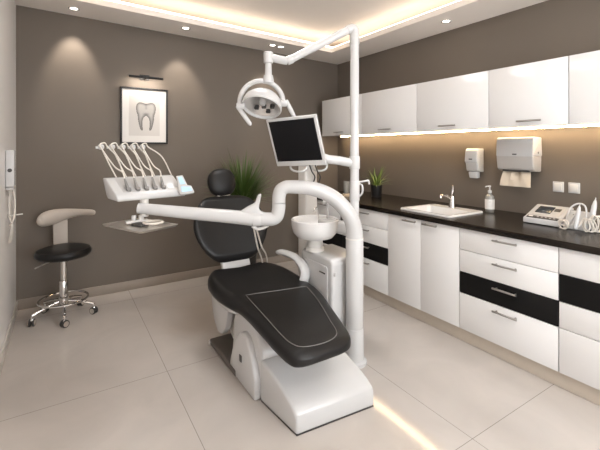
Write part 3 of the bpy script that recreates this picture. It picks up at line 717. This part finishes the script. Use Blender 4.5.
# console
CYAW = math.atan2(.077, .4026)
cm = Matrix.Translation((.488, 2.575, 1.128)) @ Matrix.Rotation(CYAW, 4, 'Z')
B().cyl((.45, 2.585, 1.02), (.45, 2.585, 1.13), .026, seg=20).build('console_pivot', M['plastic2'], t)
hw = .212
box = [(0, 0), (-.004, .02), (.005, .04), (.135, .138), (.20, .138), (.205, .02), (.19, 0)]
def skew(lean):
    m_ = Matrix.Identity(4); m_[0][2] = lean; return m_
B(cm @ skew(-.22)).prism(box, 'x', -hw+.01, hw+.03, .010, 3).build('console', M['plastic'], t)
psl = math.atan2(.098, .13)
pm = cm @ skew(-.22) @ Matrix.Translation((0, .008, .0425)) @ Matrix.Rotation(psl, 4, 'X')
B(pm).box(-.150, .125, .018, .148, -.006, .0015, .004).build('holder_panel', M['greyp'], t)
B(pm).box(.140, .225, .018, .148, -.006, .002, .004).build('end_panel', M['plastic'], t)
ix = [-.118+.056*k for k in range(5)]
for k in range(5):
    B(pm).cyl((ix[k]+.008, .035, -.004), (ix[k]+.008, .035, .016), .017, .014, seg=16).build('instrument_holder', M['holder'], t)
for k in range(5):
    # whip arms rise from the back edge of the console
    base = Vector((-.155+.062*k, .17, .136)); head = Vector((-.235+.0655*k, .215, .335))
    wh = B(cm).tube(smooth_pts([base, base+(head-base)*.5+Vector((0, .008, 0)), head], 4), .0045, 8).build('whip_arm', M['hose'], t)
    B(cm).sup(head, (.020, .016, .018), .8, .8, 10, 14).box(head.x-.032, head.x-.008, head.y-.008, head.y+.008, head.z-.012, head.z+.004, .003).build('hose_roller', M['plastic'], wh)
order = ['leftmost', 'second from the left', 'middle one', 'fourth from the left', 'rightmost']
for k in range(5):
    head = Vector((-.235+.0655*k, .20, .335))
    pl = pm.copy(); lo = pl @ Vector((ix[k]+.004, .045, .014)); loc_ = lo
    nm = ['leftmost', 'second from left', 'middle', 'second from right', 'rightmost'][k]
    h = thing('dental_instrument', 'grey tipped dental instrument with cream hose, %s of the five in the console' % nm, 'dental instrument', tuple(lo), group='dental instruments in the console')
    inv = cm.inverted(); l0 = inv @ lo
    d = (Vector((head.x+.07, .15, .30))-l0).normalized()
    B(cm).tube([l0-d*.028, l0-d*.012, l0+d*.01, l0+d*.04, l0+d*.062], [.006, .009, .0105, .008, .0055], 12).build('handpiece', M['holder'], h)
    s0 = l0+d*.058
    top = head+Vector((.006, -.012, .022))
    end = Vector((-.105+.062*k, .175, .138)) if k < 4 else Vector((.205, .15, .138))
    q = [s0, s0+d*.05, head*.45+s0*.55+Vector((-.006, -.02, -.01)), head+Vector((-.006, -.022, -.012)), head+Vector((-.014, -.014, .016)), top+Vector((.012, .01, .004)),
         top+Vector((.032, .02, -.022)), top*.5+end*.5+Vector((.022 if k < 4 else .03, .01, .02)), end]
    B(cm).tube(smooth_pts(q, 6), .0042, 8).build('hose', M['hose'], h)
# keypad display at the right end
km = Matrix.Translation((.7135, 2.606, 1.205)) @ Matrix.Rotation(-TH+.15, 4, 'Z') @ Matrix.Rotation(math.radians(-24), 4, 'X')
shp = [(-.060, .062), (-.018, .068), (.018, -.004), (.044, -.008), (.066, -.052), (.056, -.062), (-.024, -.072), (-.034, -.05)]
B(km).prism(shp, 'y', -.012, .010, .004, 2).build('keypad_housing', M['plastic'], t)
B(km).prism([(-.048, .052), (-.022, .056), (.006, .004), (-.028, .0)], 'y', -.0135, -.011).prism([(-.022, -.014), (.038, -.016), (.054, -.046), (-.016, -.054)], 'y', -.0135, -.011).build('display', M['bluescreen'], t)
B(km).box(-.075, -.02, .008, .03, -.05, -.01, .006).build('keypad_bracket', M['plastic2'], t)
# tray
B().cyl((.43, 2.575, .962), (.43, 2.575, 1.03), .016, seg=16).box(.34, .47, 2.55, 2.60, .985, 1.005, .005).build('tray_bracket', M['plastic2'], t)
B().cyl((.385, 2.565, .975), (.385, 2.565, 1.035), .014, seg=14, bev=.003).build('tray_knob', M['plastic'], t)
tt = thing('instrument_tray', 'flat steel instrument tray hanging under the console', 'tray', (.43, 2.53, .955))
ta = math.atan2(-.396, .178)
tm = Matrix.Translation((.412, 2.505, .975)) @ Matrix.Rotation(ta, 4, 'Z')
B(tm).loft([rrect(-.195, .195, -.125, .125, .02, 0), rrect(-.203, .203, -.133, .133, .022, .012), rrect(-.199, .199, -.129, .129, .02, .012), rrect(-.191, .191, -.121, .121, .018, .003)]).build('tray_pan', M['steel'], tt)
B(tm).box(-.05, .05, -.03, .03, .0025, .018, .005).build('mount_block', M['dark'], tt)
B(tm).tube([(.06+.055*math.cos(2*PI*k/28), .05+.055*math.sin(2*PI*k/28), .022) for k in range(28)], .007, 8, closed=True).build('cup_ring', M['hose'], tt)

# ------------------------------------------------------------------ operating lamp
t = thing('operating_lamp', 'white dental operating lamp on a jointed arm at the top of the pole', 'operating lamp', (PX, PY, 2.15))
B().cyl((PX, PY, 2.155), (PX, PY, 2.232), .0335, seg=24, bev=.003).build('pole_sleeve', M['plastic'], t)
b = B(); b.tube(smooth_pts([A(0, 2.225), A(.0, 2.255), A(.018, 2.268), A(.05, 2.253)], 4), .0315, 20)
b.build('top_elbow', M['plastic'], t, ang=60)
B().tube([A(.035, 2.262), A(.10, 2.227), A(.40, 2.065), A(.432, 2.047)], [.027, .028, .026, .025], 20).build('spring_arm', M['plastic'], t, ang=60)
B().cyl(A(.425, 2.050), A(.462, 2.034), .0295, seg=22, bev=.004).build('arm_joint', M['plastic'], t)
B().tube(smooth_pts([A(.458, 2.034), A(.50, 2.040), A(.56, 2.052), A(.585, 2.054)], 4), .0265, 20).build('short_arm', M['plastic'], t, ang=60)
LX, LY = A(.585, 0).x, A(.585, 0).y
B().cyl((LX, LY, 2.015), (LX, LY, 2.090), .032, seg=22, bev=.006).build('head_joint', M['plastic'], t)
B().cyl((LX, LY, 1.90), (LX, LY, 2.018), .0245, .021, seg=20).lathe([(0, 1.885), (.034, 1.885), (.037, 1.90), (.030, 1.935), (0, 1.94)], (LX, LY, 0)).build('drop_tube', M['plastic'], t)
# yoke in the arm's plane
YC = A(.629, 1.756)
def Yk(a, r=.142, dz=0): return YC+Vector((DX*r*math.cos(a), DY*r*math.cos(a), r*math.sin(a)+dz))
B().tube([Yk(-.2+(PI+.25)*k/28) for k in range(29)], .0165, 14).build('yoke', M['plastic'], t, ang=60)
for a in (-.18, PI+.03):
    p = Yk(a); o_ = Vector((DX, DY, 0))*(1 if a < 0 else -1)
    B().cyl(p-o_*.03, p+o_*.024, .022, seg=18, bev=.005).build('pivot_knob', M['plastic'], t)
for a, d in ((-.18, Vector((.47, -.36, -.83))), (PI+.03, Vector((.36, -.30, -.90)))):
    o_ = Vector((DX, DY, 0))*(1 if a < 0 else -1); p = Yk(a)+o_*.018+Vector((0, 0, .0 if a < 0 else .02))
    d = d.normalized()
    B().tube([p, p+d*.01, p+d*.075, p+d*.145, p+d*.155], [.013, .015, .0155, .0135, .006], 12).build('handle', M['plastic'], t)
n_ = Vector((-.36, -.32, -.87)).normalized()
hq = n_.to_track_quat('Z', 'Y').to_matrix().to_4x4()
hm = Matrix.Translation(YC+Vector((.0, -.01, -.012))) @ hq
B(hm).lathe([(0, -.085), (.05, -.082), (.095, -.062), (.122, -.030), (.132, .005), (.132, .028), (.127, .034), (.122, .030), (.120, .012)], seg=44).build('lamp_housing', M['plastic'], t)
B(hm).lathe([(.121, .014), (.112, .010), (.085, -.012), (.05, -.026), (0, -.032)], seg=44).build('reflector', M['mirror'], t)
for (x, y) in ((.058, -.035), (0, -.03), (-.055, -.04), (.012, -.085)):
    B(hm).box(x-.014, x+.014, y-.009, y+.009, -.02, .010, .003).build('lamp_module', M['dark'], t)
B(hm).cyl((0, 0, -.03), (0, 0, .004), .026, .020, seg=18, bev=.003).build('centre_cap', M['plastic'], t)

# ------------------------------------------------------------------ monitor
t = thing('monitor', 'white framed square monitor with dark screen mounted on the thin pole', 'monitor', (1.3146, 2.1502, 1.32))
mm = Matrix.Translation((1.3146, 2.1502, 1.4964)) @ Matrix.Rotation(-1.0717, 4, 'Z') @ Matrix.Rotation(.3422, 4, 'X') @ Matrix.Rotation(-.0536, 4, 'Y')
w, h = .382/2, .340/2
B(mm).box(-w, w, 0, .022, -h, h, .006, 3).box(-.13, .13, .018, .042, -.11, .11, .010, 3).build('casing', M['plastic'], t)
B(mm).box(-w+.018, w-.018, -.0015, .004, -h+.036, h-.018, .001).build('screen', M['screen'], t)
B(mm).box(-.012, .012, -.001, .002, -h+.013, -h+.019).build('logo_badge', M['greyp'], t)
e = mm @ Vector((.03, .042, -.08))
B().cyl((PX, PY, 1.315), (PX, PY, 1.40), .0365, seg=24, bev=.003).build('pole_collar', M['plastic'], t)
B().tube(smooth_pts([(PX-.02, PY+.01, 1.355), (PX-.10, PY+.05, 1.372), (PX-.19, PY+.085, 1.388), tuple(e+(mm.to_3x3() @ Vector((.02, .03, 0)))), tuple(e-(mm.to_3x3() @ Vector((0, .008, 0))))], 5), .030, 16, flat=1.0).build('mounting_arm', M['plastic'], t, ang=60)

# ------------------------------------------------------------------ world and view
wd = bpy.data.worlds.new('world'); scene.world = wd; wd.use_nodes = True
wd.node_tree.nodes['Background'].inputs['Color'].default_value = (.05, .045, .04, 1)
wd.node_tree.nodes['Background'].inputs['Strength'].default_value = .1
scene.view_settings.view_transform = 'Standard'; scene.view_settings.look = 'None'
scene.view_settings.gamma = 1.0; scene.view_settings.exposure = 0.11; scene.view_settings.use_curve_mapping = False
scene.cycles.max_bounces = 10; scene.cycles.diffuse_bounces = 6; scene.cycles.sample_clamp_indirect = 6.0
